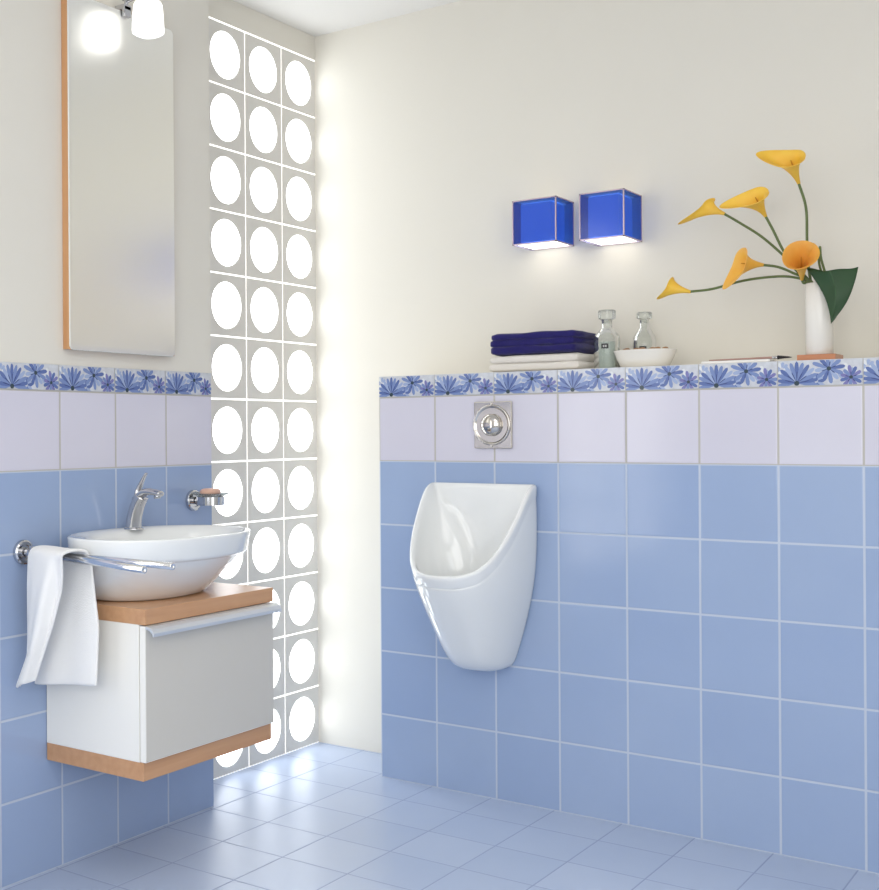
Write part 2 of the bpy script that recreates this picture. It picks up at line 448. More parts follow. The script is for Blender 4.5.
def glass_mat(name, tint, rough=.02, alpha=.25):
    m, nt, b = nm(name)
    out = nt.nodes['Material Output']
    tr = N(nt, 'ShaderNodeBsdfTransparent'); tr.inputs[0].default_value = (*tint, 1)
    gl = N(nt, 'ShaderNodeBsdfGlossy'); gl.inputs['Roughness'].default_value = rough
    df = N(nt, 'ShaderNodeBsdfTranslucent'); df.inputs[0].default_value = (*tint, 1)
    fre = N(nt, 'ShaderNodeLayerWeight'); fre.inputs[0].default_value = .35
    m1 = N(nt, 'ShaderNodeMixShader'); m1.inputs[0].default_value = alpha
    nt.links.new(tr.outputs[0], m1.inputs[1]); nt.links.new(df.outputs[0], m1.inputs[2])
    m2 = N(nt, 'ShaderNodeMixShader')
    nt.links.new(mth(nt, 'MULTIPLY', fre.outputs['Fresnel'], .8), m2.inputs[0]); nt.links.new(m1.outputs[0], m2.inputs[1]); nt.links.new(gl.outputs[0], m2.inputs[2])
    nt.links.new(m2.outputs[0], out.inputs[0])
    return m
M_glass = glass_mat('clear_glass', (.93, .96, .95))
bm = bmesh.new()
lathe(bm, [(.001, sz - .004), (.031, sz - .004), (.034, sz + .012), (.052, sz + .020), (.055, sz + .023), (.051, sz + .0225), (.033, sz + .015), (.029, sz), (.001, sz)], (cx, sy, 0), n=40)
finish('glass_dish', bm, M_glass, so_, smooth=True)
bm = bmesh.new()
rr = []
for k in range(9):
    a = -pi / 2 + pi * k / 8
    rr.append([Vector((cx + .022 * max(cos(a), .03) ** .5 * sup(cos(2 * pi * i / 32), .7), sy + .034 * max(cos(a), .03) ** .5 * sup(sin(2 * pi * i / 32), .7), sz + .026 + .0105 * sin(a))) for i in range(32)])
rings(bm, rr)
tag(finish('soap_bar', bm, plain('peach_soap', S(222, 178, 158), .45), smooth=True), 'peach pink bar of soap lying in the glass soap dish', 'soap')

# towel rail -----------------------------------------------------------
ty, tz = -1.5158, .803
tr_ = empty('towel_rail', (LX, ty, tz), 'chrome swivel towel rail with two arms, holding the white hand towel', 'towel rail')
bm = bmesh.new()
lathe(bm, [(.001, 0), (.030, 0), (.030, .010), (.026, .013), (.018, .013), (.018, .009), (.001, .009)], (LX + .001, ty, tz), (1, 0, 0), 32)
lathe(bm, [(.012, 0), (.012, .035)], (LX + .008, ty, tz), (1, 0, 0), 20)
lathe(bm, [(.001, -.017), (.011, -.017), (.013, -.014), (.013, .014), (.011, .017), (.001, .017)], (LX + .043, ty, tz), (0, 0, 1), 20)
finish('swivel_mount', bm, M_chrome, tr_, smooth=False, bevel=.0008)
M_rail = plain('rail_chrome', (.88, .88, .89), .16, 1)
def railbar(end, r=.0082):
    bm = bmesh.new(); s = Vector((LX + .045, ty, end[2] + (tz - end[2]) * .9)); e = Vector(end)
    ax = (e - s); L = ax.length
    lathe(bm, [(.001, 0), (r, 0), (r, L - .001), (r - .001, L), (.0025, L), (.0025, L - .002), (.001, L - .002)], s, ax, 20)
    return finish('arm', bm, M_rail, tr_, smooth=True)
railbar((.7062, -1.5572, .804)); railbar((.688, -1.628, .802))

# hand towel draped over the arms --------------------------------------
random.seed(3)
M_towel = plain('white_terry', S(250, 249, 247), .95, bump=.8, bscale=420, Sheen_Weight=.3)
def lerp(a, b_, t): return a + (b_ - a) * t
def pw(x, xs, ys):
    if x <= xs[0]: return ys[0]
    for i in range(1, len(xs)):
        if x <= xs[i]: return lerp(ys[i - 1], ys[i], (x - xs[i - 1]) / (xs[i] - xs[i - 1]))
    return ys[-1]
NS, NT = 48, 60
grid = []
ztop = .820
for j in range(NT + 1):
    t = j / NT
    row = []
    for i in range(NS + 1):
        s = i / NS
        if t < .30:       # back drop, rising
            u_ = t / .30; z = lerp(lerp(.478, .500, s), ztop - .010, u_)
            xl = pw(u_, (0, .2, 1), (.196, .215, .252)); xr = pw(u_, (0, .45, 1), (.412, .420, .392))
            y = -1.496 - .004 * sin(s * 9) * (1 - u_)
        elif t < .42:     # over the arms
            u_ = (t - .30) / .12; a = pi * u_
            xl = .252; xr = .395
            ymid = lerp(-1.527, -1.548, s); hw = lerp(.030, .042, s)
            y = ymid + hw * cos(a); z = ztop - .010 + .011 * sin(a) + .001 * sin(s * 7)
        else:
            u_ = (t - .42) / .58
            z = lerp(ztop - .010, lerp(.476, .504, s), u_)
            xl = pw(u_, (0, .25, .75, 1), (.247, .243, .232, .186)); xr = pw(u_, (0, .15, .55, .8, 1), (.390, .378, .330, .292, .262))
            # the near flap folds forward along a diagonal; everything right of it hangs back
            dg = .80
            y = lerp(-1.557, -1.590, s)
            ridge = 1 / (1 + math.exp((s - dg) * 26))
            y += lerp(0, .026, (1 - ridge)) * min(1, u_ * 3 + .2) - .006 * ridge * min(1, u_ * 4)
            y += .010 * sin((s - dg) * 11) * (1 - ridge) * u_ + .003 * sin(s * 16 + u_ * 3) * u_
            y += (.020) * u_ * (1 - s)
        x = lerp(xl, xr, s)
        row.append(Vector((x, y, z)))
    grid.append(row)
bm = bmesh.new(); rings(bm, grid, closed=False)
tw = finish('hand_towel', bm, M_towel, smooth=True)
mo = tw.modifiers.new('solid', 'SOLIDIFY'); mo.thickness = .007; mo.offset = 0
mo = tw.modifiers.new('sub', 'SUBSURF'); mo.levels = mo.render_levels = 1
tag(tw, 'white terry hand towel folded over the chrome towel rail by the basin', 'towel')

# ================================================================== MIRROR + LAMP
mi_ = empty('mirror', (LX, -1.175, 1.302), 'tall wall mirror with a beech backing frame hanging above the basin', 'mirror')
MY0, MY1, MZ0, MZ1 = -1.3765, -.9775, 1.304, 2.2125
finish('backing_frame', B((LX + .001, LX + .0235, MY0, MY1, MZ0 + .002, MZ1 - .002)), M_oakz, mi_, bevel=.001)
def rrect(y0, y1, z0, z1, r, x, n=6):
    pts = []
    for cy, cz, a0 in ((y1 - r, z1 - r, 0), (y0 + r, z1 - r, 90), (y0 + r, z0 + r, 180), (y1 - r, z0 + r, 270)):
        for k in range(n + 1):
            a = radians(a0 + 90 * k / n); pts.append(Vector((x, cy + r * cos(a), cz + r * sin(a))))
    return pts
m, nt, b = nm('mirror_silver'); setp(b, Base_Color=(.98, .975, .93), Metallic=1.0, Roughness=.31)
M_mirror = m
M_edge = plain('polished_glass_edge', S(232, 234, 228), .15)
bm = bmesh.new()
x0 = LX + .0235
vs = rings(bm, [rrect(MY0, MY1, MZ0, MZ1, .014, x0), rrect(MY0, MY1, MZ0, MZ1, .014, x0 + .002)], cap1=False, mi=1)
rings(bm, [rrect(MY0, MY1, MZ0, MZ1, .014, x0 + .002), rrect(MY0 + .0012, MY1 - .0012, MZ0 + .0012, MZ1 - .0012, .013, x0 + .003)], cap0=False, cap1=False, mi=1)
rings(bm, [rrect(MY0 + .0012, MY1 - .0012, MZ0 + .0012, MZ1 - .0012, .013, x0 + .003), rrect(MY0 + .012, MY1 - .012, MZ0 + .012, MZ1 - .012, .006, x0 + .0036)], cap0=False, mi=0)
finish('mirror_glass', bm, [M_mirror, M_edge], mi_)

ly, lz = -1.172, 2.178
XM = x0 + .0036
lx = .287
la = empty('mirror_lamp', (XM, ly, MZ1), 'chrome mirror lamp with a white glass shade clipped to the mirror top', 'lamp')
bm = bmesh.new()
box(bm, LX + .004, XM + .012, ly - .014, ly + .014, MZ1 - .006 + .008, MZ1 + .016)
box(bm, XM + .002, XM + .012, ly - .012, ly + .012, MZ1 - .016, MZ1 + .012)
finish('clamp', bm, M_chrome, la, bevel=.001)
bm = bmesh.new()
lathe(bm, [(.0045, 0), (.0045, .075)], (XM + .006, ly, MZ1 + .024), (1, 0, .12), 12)
lathe(bm, [(.006, 0), (.006, .028)], (XM + .006, ly, MZ1 + .005), (0, 0, 1), 12)
lathe(bm, [(.004, 0), (.004, .07)], (XM - .004, ly, MZ1 + .03), (0, 0, 1), 12)
finish('arm', bm, M_chrome, la, smooth=True)
bm = bmesh.new(); lathe(bm, [(.001, .062), (.019, .060), (.022, .050), (.022, .044), (.001, .044)], (lx, ly, lz), n=24)
finish('shade_holder', bm, M_chrome, la, smooth=False, bevel=.001)
M_shade = emis('lit_opal_glass', (1, .99, .96), 1.7)
bm = bmesh.new()
prof = [(.001, .044), (.022, .044), (.031, .040), (.0345, .032), (.037, .0), (.0385, -.034), (.0375, -.040), (.032, -.044), (.001, -.045)]
rr = [[Vector((lx + r * sup(cos(2 * pi * i / 40), .72), ly + r * sup(sin(2 * pi * i / 40), .72), lz + z)) for i in range(40)] for r, z in prof]
rings(bm, rr)
finish('lamp_shade', bm, M_shade, la, smooth=True)

# ================================================================== URINAL
UX = .7725
ur = empty('urinal', (UX, LY, .39), 'white ceramic wall-mounted urinal hanging on the blue tiled ledge', 'urinal')
def w_of(z): return pw(z, (.386, .391, .402, .43, .48, .56, .65, .72, .80, .935), (.058, .078, .092, .104, .122, .145, .166, .173, .175, .174))
def p_of(z): return pw(z, (.386, .391, .402, .43, .48, .56, .65, .70, .80, .935), (.062, .086, .108, .136, .170, .222, .278, .296, .308, .312))
def smooth3(f, z, h=.018):
    return (f(z - 2 * h) + 2 * f(z - h) + 2 * f(z) + 2 * f(z + h) + f(z + 2 * h)) / 8 if z > .44 else f(z)
NA = 44
ths = [pi * i / NA for i in range(NA + 1)]
def outp(th, z, k=1.0, back=0):
    return UX + smooth3(w_of, z) * k * sup(cos(th), .86), max(smooth3(p_of, z) * k * sup(sin(th), .92), 0)
def zr_of(p):   # rim height as a function of protrusion from the wall
    return pw(p, (0, .03, .045, .07, .11, .16, .21, .25, .285, .31), (.936, .935, .930, .905, .855, .795, .738, .704, .688, .684))
def rimz(th):
    lo, hi = .5, .936
    for _ in range(30):
        mid = (lo + hi) / 2
        if mid < zr_of(outp(th, mid)[1]): lo = mid
        else: hi = mid
    return lo
rz = [rimz(t) for t in ths]
NB = 12
def ring_at(fz, k=1.0, lip=0.0, backoff=0.0):
    """fz(i)-> height per angle; closed with a straight run along the wall"""
    pts = []
    for i, th in enumerate(ths):
        x, p = outp(th, fz(i), k); pts.append(Vector((x, LY - .001 - backoff - p * 1.0, fz(i))))
    a, b_ = pts[-1], pts[0]
    for j in range(1, NB): pts.append(a.lerp(b_, j / NB))
    return pts
rr = []
zb = .386
for q in (0, .03, .08, .16, .26, .36, .46, .56, .66, .75, .83, .88):
    rr.append(ring_at(lambda i, q=q: lerp(zb + .0, rz[i] - .0, q) if q else zb))
def shrink(f, ks, dz):
    out = []
    base = ring_at(f)
    return base
rr.append(ring_at(lambda i: rz[i] - .040, .992))
rr.append(ring_at(lambda i: rz[i] - .034, 1.0))
rr.append(ring_at(lambda i: rz[i] - .012, 1.008))
rr.append(ring_at(lambda i: rz[i] - .003, 1.004))
# rim top and bowl inside
def inring(i_in, dz, depth=None):
    base = ring_at(lambda i: rz[i])
    cen = Vector((UX, LY - .10, 0)); pts = []
    nn = len(base)
    for k, v in enumerate(base):
        pa = base[(k - 1) % nn]; pb = base[(k + 1) % nn]
        t = Vector((pb.x - pa.x, pb.y - pa.y, 0)).normalized() if (pb - pa).length > 1e-6 else Vector((1, 0, 0))
        nrm = Vector((-t.y, t.x, 0))
        if nrm.dot(cen - Vector((v.x, v.y, 0))) < 0: nrm = -nrm
        pts.append(v + nrm * i_in + Vector((0, 0, dz)))
    return pts
rr.append(inring(.006, .002)); rr.append(inring(.012, -.002))
def bowl(q):
    # blend from the rim inset to a deep oval low in the body
    top = inring(.016, -.010); pts = []
    nn = len(top)
    for k, v in enumerate(top):
        if k <= NA: a = ths[k]; tx = cos(a); ty2 = -sin(a)
        else:
            j = (k - NA) / NB; tx = -cos(pi * j); ty2 = .22 * sin(pi * j)
        tgt = Vector((UX + .075 * tx, LY - .045 + .13 * ty2, .56))
        e = 1 - (1 - q) ** 1.0
        zt = lerp(v.z, tgt.z, q ** .8)
        pts.append(Vector((lerp(v.x, tgt.x, e ** 2.0), lerp(v.y, tgt.y, e ** 2.0), zt)))
    for _ in range(int(70 * min(1, q * 2.5))):
        pts = [pts[k] * .5 + (pts[k - 1] + pts[(k + 1) % nn]) * .25 for k in range(nn)]
    return pts
for q in (0.0, .15, .3, .45, .6, .75, .9, 1.0): rr.append(bowl(q))
last = rr[-1]; c0 = sum(last, Vector()) / len(last)
rr.append([c0 + (v - c0) * .5 - Vector((0, 0, .012)) for v in last]); rr.append([c0 + (v - c0) * .05 - Vector((0, 0, .015)) for v in last])
bm = bmesh.new(); rings(bm, rr)
finish('urinal_body', bm, M_ceramic, ur, smooth=True, subsurf=1)
bm = bmesh.new(); lathe(bm, [(.001, 0), (.018, 0), (.02, .003), (.014, .006), (.001, .006)], c0 - Vector((0, 0, .015)))
finish('drain', bm, M_chrome, ur, smooth=True)

# flush plate -----------------------------------------------------------
px0, px1, pz0, pz1 = .744, .867, 1.040, 1.180
fp = empty('flush_plate', ((px0 + px1) / 2, LY, (pz0 + pz1) / 2), 'square chrome flush plate with a round push button above the urinal', 'flush plate')
M_nick = plain('polished_nickel', (.60, .57, .54), .12, 1)
pc = Vector(((px0 + px1) / 2 - .003, LY - .009, (pz0 + pz1) / 2))
finish('plate', B((px0, px1, LY - .009, LY - .0005, pz0, pz1)), M_nick, fp, bevel=.003, bseg=3)
bm = bmesh.new()
lathe(bm, [(.061, -.001), (.061, .003), (.058, .0055), (.054, .003), (.050, -.0008), (.03, -.0009), (.001, -.0009)], pc, (0, -1, 0), 48)
for z_ in (pz0 + .008, pz1 - .008):
    lathe(bm, [(.001, .003), (.003, .003), (.0036, 0)], (pc.x, LY - .009, z_), (0, -1, 0), 12)
finish('dished_ring', bm, M_nick, fp, smooth=True)
bm = bmesh.new()
lathe(bm, [(.033, 0), (.033, .008), (.031, .012), (.026, .016), (.018, .0195), (.008, .021), (.001, .0213)], pc, (0, -1, 0), 40)
finish('push_button', bm, M_nick, fp, smooth=True)

# ================================================================== CUBE WALL LAMPS
M_frame = plain('copper_tinted_frame', S(196, 178, 190), .25, .6)
def blue_glass():
    m, nt, b = nm('cobalt_glass')
    out = nt.nodes['Material Output']
    tr = N(nt, 'ShaderNodeBsdfTransparent'); tr.inputs[0].default_value = (.24, .44, .80, 1)
    df = N(nt, 'ShaderNodeBsdfDiffuse'); df.inputs[0].default_value = (*S(55, 84, 176), 1)
    gl = N(nt, 'ShaderNodeBsdfGlossy'); gl.inputs['Roughness'].default_value = .12
    m1 = N(nt, 'ShaderNodeMixShader'); m1.inputs[0].default_value = .28
    nt.links.new(tr.outputs[0], m1.inputs[1]); nt.links.new(df.outputs[0], m1.inputs[2])
    m2 = N(nt, 'ShaderNodeMixShader'); m2.inputs[0].default_value = .05
    nt.links.new(m1.outputs[0], m2.inputs[1]); nt.links.new(gl.outputs[0], m2.inputs[2])
    nt.links.new(m2.outputs[0], out.inputs[0]); return m
M_blueg = blue_glass()
M_core = emis('lit_diffuser', S(190, 215, 255), .85)
M_bulb = emis('lamp_glow', (1, .95, .85), 1.8)
M_top = emis('lamp_top_glow', (1, .94, .84), .5)
def cube_lamp(x0, x1, dep, z0, z1, label):
    r = empty('wall_lamp', ((x0 + x1) / 2, 0, (z0 + z1) / 2), label, 'wall lamp', 'blue glass cube lamps on the wall')
    e = .0035
    bx = []
    for x in (x0, x1 - e):
        for y in (-dep, -e - .001):
            bx.append((x, x + e, y, y + e, z0, z1))
    for z in (z0, z1 - e):
        for x in (x0, x1 - e): bx.append((x, x + e, -dep, -.001, z, z + e))
        bx.append((x0, x1, -dep, -dep + e, z, z + e)); bx.append((x0, x1, -e - .001, -.001, z, z + e))
    finish('frame', B(*bx), M_frame, r)
    g = .0012
    for nm_, b_ in (('glass_pane', (x0 + e, x1 - e, -dep + g, -dep + g + .002, z0 + e, z1 - e)),
                    ('glass_pane', (x1 - g - .002, x1 - g, -dep + e, -e, z0 + e, z1 - e)),
                    ('glass_pane', (x0 + g, x0 + g + .002, -dep + e, -e, z0 + e, z1 - e))):
        finish(nm_, B(b_), M_blueg, r)
    i = .020
    # diffuser sleeve, open above and below
    finish('diffuser', B((x0 + i, x1 - i, -dep + .012, -.02, z0 + .006, z1 - .010)), M_core, r, bevel=.006)
    finish('light_panel', B((x0 + .013, x1 - .013, -dep + .013, -.012, z0 + .001, z0 + .004)), M_bulb, r)
    finish('top_panel', B((x0 + .020, x1 - .020, -dep + .020, -.012, z1 - .008, z1 - .004)), M_top, r)
cube_lamp(.8159, .9576, .1316, 1.6534, 1.788, 'left-hand lower blue glass cube lamp lit on the cream wall')
cube_lamp(1.0336, 1.168, .1422, 1.6449, 1.7815, 'right-hand blue glass cube lamp nearer the yellow flowers')

# ================================================================== LEDGE ITEMS
def slab(bm, x0, x1, y0, y1, z0, z1, seed=0, e=.25, mi=0, amp=.002):
    n = 40; rr = []; m = 22
    for k in range(m + 1):
        t = k / m; x = lerp(x0, x1, t)
        endf = min(1, (min(t, 1 - t) * (x1 - x0)) / .010); sc = .72 + .28 * math.sqrt(max(0, 1 - (1 - endf) ** 2))
        ring = []
        for i in range(n):
            a = 2 * pi * i / n
            y = (y0 + y1) / 2 + (y1 - y0) / 2 * sup(cos(a), e) * (.97 + .03 * sc); z = (z0 + z1) / 2 + (z1 - z0) / 2 * sup(sin(a), .5) * sc
            d = noise.noise(Vector((x * 14, y * 14, z * 14 + seed * 9))) * amp
            ring.append(Vector((x, y + d, z + (d if z > z0 + .3 * (z1 - z0) else 0))))
        rr.append(ring)
    rings(bm, rr)
M_wtow = plain('cream_terry', S(228, 222, 214), .95, bump=.8, bscale=380, Sheen_Weight=.3)
M_navy = plain('navy_terry', S(30, 22, 100), .95, bump=1, bscale=420, nscale=90, namt=.4, Sheen_Weight=.12)
bm = bmesh.new()
slab(bm, .782, 1.062, -.222, -.045, LZ + .0005, LZ + .027, 1)
slab(bm, .785, 1.058, -.220, -.047, LZ + .024, LZ + .050, 2)
tag(finish('folded_towel', bm, M_wtow, smooth=True), 'folded cream white towel lying on the tiled ledge under the navy one', 'towel', 'folded towels on the ledge')
bm = bmesh.new()
slab(bm, .786, 1.052, -.219, -.050, LZ + .0505, LZ + .080, 3, amp=.006)
slab(bm, .784, 1.046, -.217, -.050, LZ + .072, LZ + .100, 4, amp=.006)
slab(bm, .788, 1.050, -.218, -.052, LZ + .092, LZ + .117, 5, amp=.006)
tag(finish('folded_towel', bm, M_navy, smooth=True), 'folded navy blue towel stacked on the cream white towel', 'towel', 'folded towels on the ledge')

M_bott = glass_mat('bottle_glass', (.95, .97, .96), .03, .22)
M_liq = plain('pale_toiletry', S(206, 216, 208), .25, Transmission_Weight=.5)
M_lab = plain('black_label', S(38, 36, 40), .5)
M_ltxt = plain('label_print', S(170, 170, 170), .5)
def bottle(x, y, R0, hb, hs, hn, ht, label, lz_, fill, name='glass_bottle'):
    z = LZ + .0005
    r = empty(name, (x, y, z), label, 'bottle', 'glass bottles on the ledge')
    bm = bmesh.new()
    lathe(bm, [(.001, 0), (R0 * .93, 0), (R0, .004), (R0, hb), (R0 * .93, hb + (hs - hb) * .35), (R0 * .6, hb + (hs - hb) * .8), (R0 * .42, hs), (R0 * .40, hn), (R0 * .5, hn + .002)], (x, y, z), n=36, cap1=False)
    finish('bottle_glass', bm, M_bott, r, smooth=True)
    bm = bmesh.new()
    lathe(bm, [(.001, .003), (R0 * .9, .003), (R0 * .93, .006), (R0 * .93, fill), (.001, fill)], (x, y, z), n=32)
    finish('liquid', bm, M_liq, r, smooth=False)
    bm = bmesh.new()
    lathe(bm, [(.001, hn - .008), (R0 * .34, hn - .008), (R0 * .36, hn + .002), (R0 * .62, hn + .004), (R0 * .68, hn + .008), (R0 * .68, ht - .003), (R0 * .6, ht), (.001, ht)], (x, y, z), n=24)
    finish('stopper', bm, M_bott if R0 < .035 else M_bott, r, smooth=False, bevel=.001)
    # curved dark label facing the room, a shade to the left
    bm = bmesh.new()
    Rl = R0 + .0006; a0 = radians(-50 - 90 + 62)
    wdt = .020 / Rl
    def patch(c, wd, z0_, z1_, rad, mi):
        rr = []
        for zz in (z0_, z1_):
            rr.append([Vector((x + rad * cos(c - wd / 2 + wd * k / 6), y + rad * sin(c - wd / 2 + wd * k / 6), z + zz)) for k in range(7)])
        rings(bm, rr, closed=False, mi=mi)
    patch(a0, wdt, lz_, lz_ + .014, Rl, 0)
    patch(a0 - wdt * .18, wdt * .2, lz_ + .004, lz_ + .010, Rl + .0004, 1); patch(a0 + wdt * .12, wdt * .24, lz_ + .004, lz_ + .010, Rl + .0004, 1)
    finish('label', bm, [M_lab, M_ltxt], r)
bottle(1.1185, -.15, .036, .088, .118, .140, .170, 'taller clear glass bottle with frosted contents beside the folded towels', .058, .078)
bottle(1.2, -.075, .032, .080, .122, .142, .164, 'smaller clear glass bottle standing behind the white dish', .051, .058)

dish = empty('ceramic_dish', (1.236, -.17, LZ), 'shallow white ceramic dish holding brown wooden pieces on the ledge', 'dish')
bm = bmesh.new()
prof = [(.02, 0), (.88 * .068, 0), (.068, .003), (.078, .022), (.088, .046), (.0895, .048), (.087, .049), (.084, .046), (.073, .022), (.062, .008), (.02, .007)]
rr = [[Vector((1.236 + r * cos(2 * pi * i / 40), -.17 + r * .62 * sin(2 * pi * i / 40), LZ + .0005 + z)) for i in range(40)] for r, z in prof]
rings(bm, rr)
finish('bowl', bm, plain('cream_ceramic', S(236, 232, 224), .25), dish, smooth=True)
M_chip = plain('brown_wood_piece', S(172, 132, 96), .7, nscale=60, namt=.35)
chips = [(-.050, -.012, 20, .030), (-.028, .004, 55, .034), (-.006, -.014, 12, .033), (.016, .006, 40, .030), (.036, -.010, -8, .030), (.054, .002, 25, .026)]
words = ['leftmost brown wooden curl in the white dish', 'brown wooden curl second from the left in the dish', 'brown wooden curl left of the middle of the dish', 'brown wooden curl right of the middle of the dish', 'brown wooden curl second from the right in the dish', 'rightmost brown wooden curl in the white dish']
for (dx, dy, a, L), lab in zip(chips, words):
    bm = bmesh.new(); a = radians(a); c = Vector((1.236 + dx, -.17 + dy, LZ + .047))
    d = Vector((cos(a), sin(a), 0)) * L / 2
    tube(bm, [c - d + Vector((0, 0, -.004)), c - d * .4 + Vector((0, 0, .003)), c + d * .4 + Vector((0, 0, .006)), c + d + Vector((0, 0, .002))], lambda t: .001 + .0055 * sin(pi * min(max(t, .05), .95)), n=10, m=5, flat=.6)
    tag(finish('wood_piece', bm, M_chip, smooth=True), lab, 'wood piece', 'brown wooden pieces in the dish')
# filling below the pieces so that they rest on something
bm = bmesh.new()
rr = [[Vector((1.236 + r * cos(2 * pi * i / 32), -.17 + r * .6 * sin(2 * pi * i / 32), LZ + z)) for i in range(32)] for r, z in ((.01, .009), (.058, .010), (.072, .026), (.080, .040), (.05, .043), (.01, .044))]
rings(bm, rr)
tag(finish('dish_filling', bm, plain('pale_shavings', S(226, 212, 192), .9, bump=1, bscale=200), smooth=True), 'pale wood shavings filling the white ceramic dish', 'shavings', kind='stuff')

# flat case and pen
bm = bmesh.new(); box(bm, 1.410, 1.585, -.232, -.165, LZ + .0005, LZ + .0075)
tag(finish('flat_case', bm, plain('silver_case', S(240, 238, 236), .3), bevel=.002), 'flat white case lying on the ledge left of the vase', 'case')
pen = empty('makeup_brush', (1.53, -.225, LZ + .0075), 'slim brush with a dark tip lying on the flat white case', 'brush')
bm = bmesh.new(); tube(bm, [(1.425, -.212, LZ + .0105), (1.52, -.208, LZ + .0115), (1.588, -.21, LZ + .0115)], lambda t: .0018 + .0014 * t, n=12, m=6)
finish('handle', bm, plain('rose_brown_lacquer', S(176, 140, 130), .3), pen, smooth=True)
bm = bmesh.new(); tube(bm, [(1.586, -.21, LZ + .0115), (1.600, -.2105, LZ + .0115)], .0042, n=12, m=3)
finish('ferrule', bm, M_chrome, pen, smooth=True)
bm = bmesh.new(); tube(bm, [(1.599, -.2105, LZ + .0115), (1.612, -.211, LZ + .0115), (1.634, -.212, LZ + .0105)], lambda t: .0046 * (1 - t) ** .6 + .0006, n=12, m=4)
finish('bristle', bm, plain('black_bristle', S(40, 36, 40), .8), pen, smooth=True)

# vase ------------------------------------------------------------------
VX, VY = 1.694, -.185
va = empty('vase', (VX, VY, LZ), 'tall white cylinder vase on a wooden base holding yellow calla lilies', 'vase')
finish('base', B((1.650, 1.741, -.228, -.142, LZ + .0005, LZ + .0145)), wood_mat('walnut_base', S(176, 112, 78), S(200, 138, 100), 'X'), va, bevel=.001)
bm = bmesh.new()
VT = 1.464
lathe(bm, [(.001, LZ + .0145), (.030, LZ + .0145), (.0325, LZ + .017), (.0325, VT - .002), (.0315, VT), (.029, VT), (.028, VT - .002), (.028, LZ + .03), (.001, LZ + .03)], (VX, VY, 0), n=48)
finish('vase_body', bm, plain('white_porcelain', S(232, 228, 220), .18), va, smooth=True)
for p in va.children[-1].data.polygons: p.use_smooth = True

# calla lilies ------------------------------------------------------------
def petal_mat(name, c1, c2):
    m, nt, b = nm(name)
    tc = N(nt, 'ShaderNodeTexCoord'); n = N(nt, 'ShaderNodeTexNoise'); n.inputs['Scale'].default_value = 25
    nt.links.new(tc.outputs['Object'], n.inputs['Vector'])
    nt.links.new(mixc(nt, n.outputs[0], c1, c2), b.inputs['Base Color'])
    setp(b, Roughness=.55, Subsurface_Weight=.25, Subsurface_Scale=.01); b.inputs['Subsurface Radius'].default_value = (1, .6, .1)
    return m
M_pet = petal_mat('yellow_spathe', S(240, 176, 48), S(250, 204, 84))
M_pet2 = petal_mat('orange_spathe', S(236, 160, 48), S(246, 190, 84))
M_throat = petal_mat('orange_throat', S(226, 148, 56), S(244, 178, 84))
M_stem = plain('green_stem', S(96, 112, 62), .5, nscale=30, namt=.3)
M_spad = plain('spadix', S(206, 140, 40), .8, bump=1, bscale=500)
M_leaf = plain('leaf_green', S(26, 66, 28), .5, nscale=20, namt=.25)
M_vein = plain('leaf_vein', S(40, 84, 40), .5)
def P(x, z, y=0.0): return Vector((x, VY + y, z))
def calla(base, mouth, tip, R0, stem, label, pet=M_pet, back=.6, wdt=1.0, curl=.2, seam=.35, inside=0):
    """base: narrow end; mouth: centre of the opening; tip: the pointed lip"""
    r = empty('calla_lily', (VX, VY, VT - .02), label, 'flower', 'yellow calla lilies in the vase')
    base, mouth, tip = Vector(base), Vector(mouth), Vector(tip)
    ax = (mouth - base); L = ax.length; ax.normalize()
    X = tip - mouth; X = (X - ax * X.dot(ax)).normalized(); Y = ax.cross(X)
    NTt, NA_ = 18, 40
    tl = tip - mouth
    out = []
    for j in range(NTt + 1):
        t = j / NTt
        ring = []
        for i in range(NA_ + 1):
            a = -1.04 * pi + 2.08 * pi * i / NA_          # a=0 towards the tip, +-pi is the overlap seam
            rad = .0012 * (i / NA_ - .5) * t + .0035 + (R0 - .0035) * (.55 * t ** 1.2 + .45 * t ** 3)
            q = max(0, cos(a)) ** 2.2
            qb = max(0, -cos(a))
            flare = t ** 5
            p = base + ax * (L * t) + X * rad * cos(a) + Y * rad * sin(a) * wdt
            p += (tl - X * R0) * q * t ** 2.4                       # long pointed lip
            p += ax * (-L * seam * qb ** 2 * t ** 2)                 # the seam side is lower
            p += (X * cos(a) + Y * sin(a)) * R0 * curl * flare - ax * L * .12 * curl * 5 * t ** 8 * (1 - q)
            if 0: p += Y * (0.0018 if i else -.0018) * 1 + X * (.0 if i else -.0016)
            ring.append(p)
        out.append(ring)
    bm = bmesh.new()
    vs = rings(bm, out, closed=False)
    o = finish('spathe', bm, [pet, M_throat], r, smooth=True)
    mo = o.modifiers.new('solid', 'SOLIDIFY'); mo.thickness = .0012; mo.offset = 0
    mo.material_offset = inside
    mo = o.modifiers.new('sub', 'SUBSURF'); mo.levels = mo.render_levels = 1
    bm = bmesh.new(); tube(bm, [base + ax * L * .25, base + ax * L * .55, base + ax * L * .82], lambda t: .0032 * (1 - t * .6), n=10, m=6)
    finish('spadix', bm, M_spad, r, smooth=True)
    bm = bmesh.new(); tube(bm, [base + ax * .004] + [Vector(s) for s in stem], .0034, n=10, m=8)
    finish('stem', bm, M_stem, r, smooth=True)
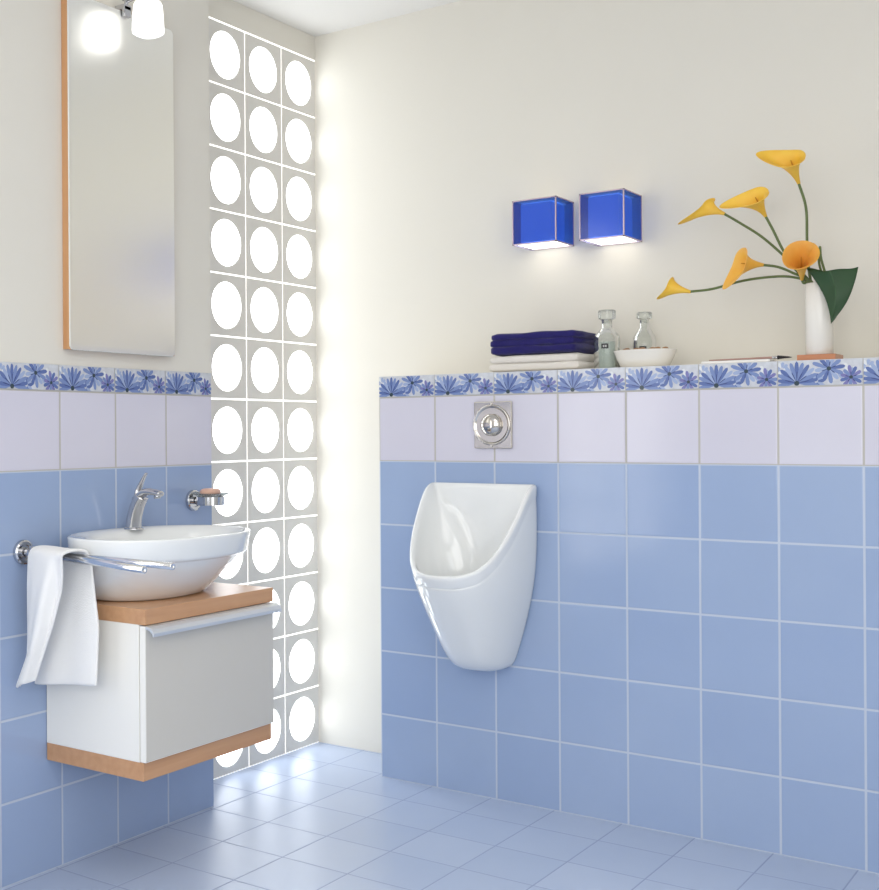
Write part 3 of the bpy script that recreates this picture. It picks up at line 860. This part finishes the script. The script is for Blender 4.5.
def UP(u, v, dy=0.0):
    """a point of the bouquet plane y = VY+dy in metres from measured bearings"""
    A = u - CU; Bq = v - CV
    a_ = A * cos(ROLL) - Bq * sin(ROLL); b_ = A * sin(ROLL) + Bq * cos(ROLL)
    k = Fv + Rv * (a_ / F) - Zv * (b_ / F); C0 = Vector((2.4524, -3.5123, 1.0897))
    return C0 + k * ((VY + dy - C0.y) / k.y)
in_v = lambda dx, dy=0.0, z=-.05: P(VX + dx, VT + z, dy)
calla(UP(799, 184, -.01), UP(789, 155, -.075), UP(758, 153, -.065), .031, [UP(806, 208), UP(807, 240, .004), UP(808, 262, .006), P(VX - .020, VT + .0, .004), in_v(-.012, .004)], 'topmost yellow calla lily on the tallest upright stem', seam=.05)
calla(UP(766, 217, -.01), UP(753, 193, -.072), UP(721, 206, -.060), .030, [UP(774, 232, -.005), UP(783, 250), UP(796, 270), P(VX - .022, VT, 0), in_v(-.014)], 'yellow calla lily second from the top, leaning left', seam=.05)
calla(UP(725, 214, .01), UP(703, 206, .01), UP(678, 223, 0), .024, [UP(740, 223, .008), UP(762, 237, .008), UP(785, 257, .006), P(VX - .020, VT + .001, .008), in_v(-.010, .008)], 'closed yellow calla lily seen from the side at upper left', seam=.2)
calla(UP(764, 265, -.015), UP(736, 263, -.060), UP(723, 287, -.055), .035, [UP(778, 267, -.012), UP(793, 273, -.010), P(VX - .024, VT + .006, -.008), in_v(-.016, -.006)], 'orange yellow calla lily curving downwards just left of the open one', pet=M_pet2, seam=.1)
calla(UP(691, 292), UP(668, 287), UP(657, 298, -.004), .025, [UP(712, 289), UP(742, 281), UP(770, 277), UP(792, 277), P(VX - .022, VT + .002, -.002), in_v(-.018, -.002, -.04)], 'lowest and leftmost small yellow calla lily on a long stem', seam=.0, curl=.15)
calla(UP(802, 280, -.01), UP(801, 252, -.115), UP(788, 266, -.125), .038, [UP(804, 283, -.008), P(VX - .016, VT + .004, -.006), in_v(-.010, -.006)], 'open orange yellow calla lily facing forward right above the vase', pet=M_pet2, seam=.0, curl=.12, inside=1)

# leaf ----------------------------------------------------------------------
lf = empty('calla_leaf', (VX, VY, VT - .02), 'large dark green heart-shaped leaf drooping over the right side of the vase', 'leaf')
LA = UP(806, 268, -.045); LB = UP(858, 266, -.040); LT = UP(831, 323, -.060); LM = UP(828, 274, -.055)
bm = bmesh.new()
NL, NW = 22, 20
rows = []
for j in range(NL + 1):
    t = j / NL
    l = LA.lerp(LT, t) + (LB - LA) * .05 * sin(pi * t); r_ = LB.lerp(LT, t) + Vector((.012, 0, -.004)) * sin(pi * t) * 1.0
    l = l + (Vector((.012, 0, 0)) * t * (1 - t) * 2)
    row = []
    for i in range(NW + 1):
        s = i / NW
        p = l.lerp(r_, s)
        p.y -= .020 * (1 - abs(2 * s - .95)) * (1 - t) + .004 * sin(t * 8 + s * 5) * (1 - t)
        p.z += .010 * sin(pi * s) * (-1) * (1 - t) ** 3 + .002 * sin(s * 12)
        row.append(p)
    rows.append(row)
rings(bm, rows, closed=False)
o = finish('blade', bm, M_leaf, lf, smooth=True)
mo = o.modifiers.new('solid', 'SOLIDIFY'); mo.thickness = .0012
bm = bmesh.new()
tube(bm, [rows[0][10] + Vector((0, -.001, 0)), rows[8][10] + Vector((0, -.001, 0)), rows[16][10] + Vector((0, -.001, 0)), rows[21][10]], lambda t: .0012 * (1.1 - t), n=6)
finish('midrib', bm, M_vein, lf, smooth=True)
bm = bmesh.new()
tube(bm, [rows[0][8], UP(821, 258, -.035), UP(820, 247, -.012), UP(819, 262, .0), P(VX + .012, VT + .0, .0), in_v(.012)], .0030, n=10)
finish('stem', bm, M_stem, lf, smooth=True)
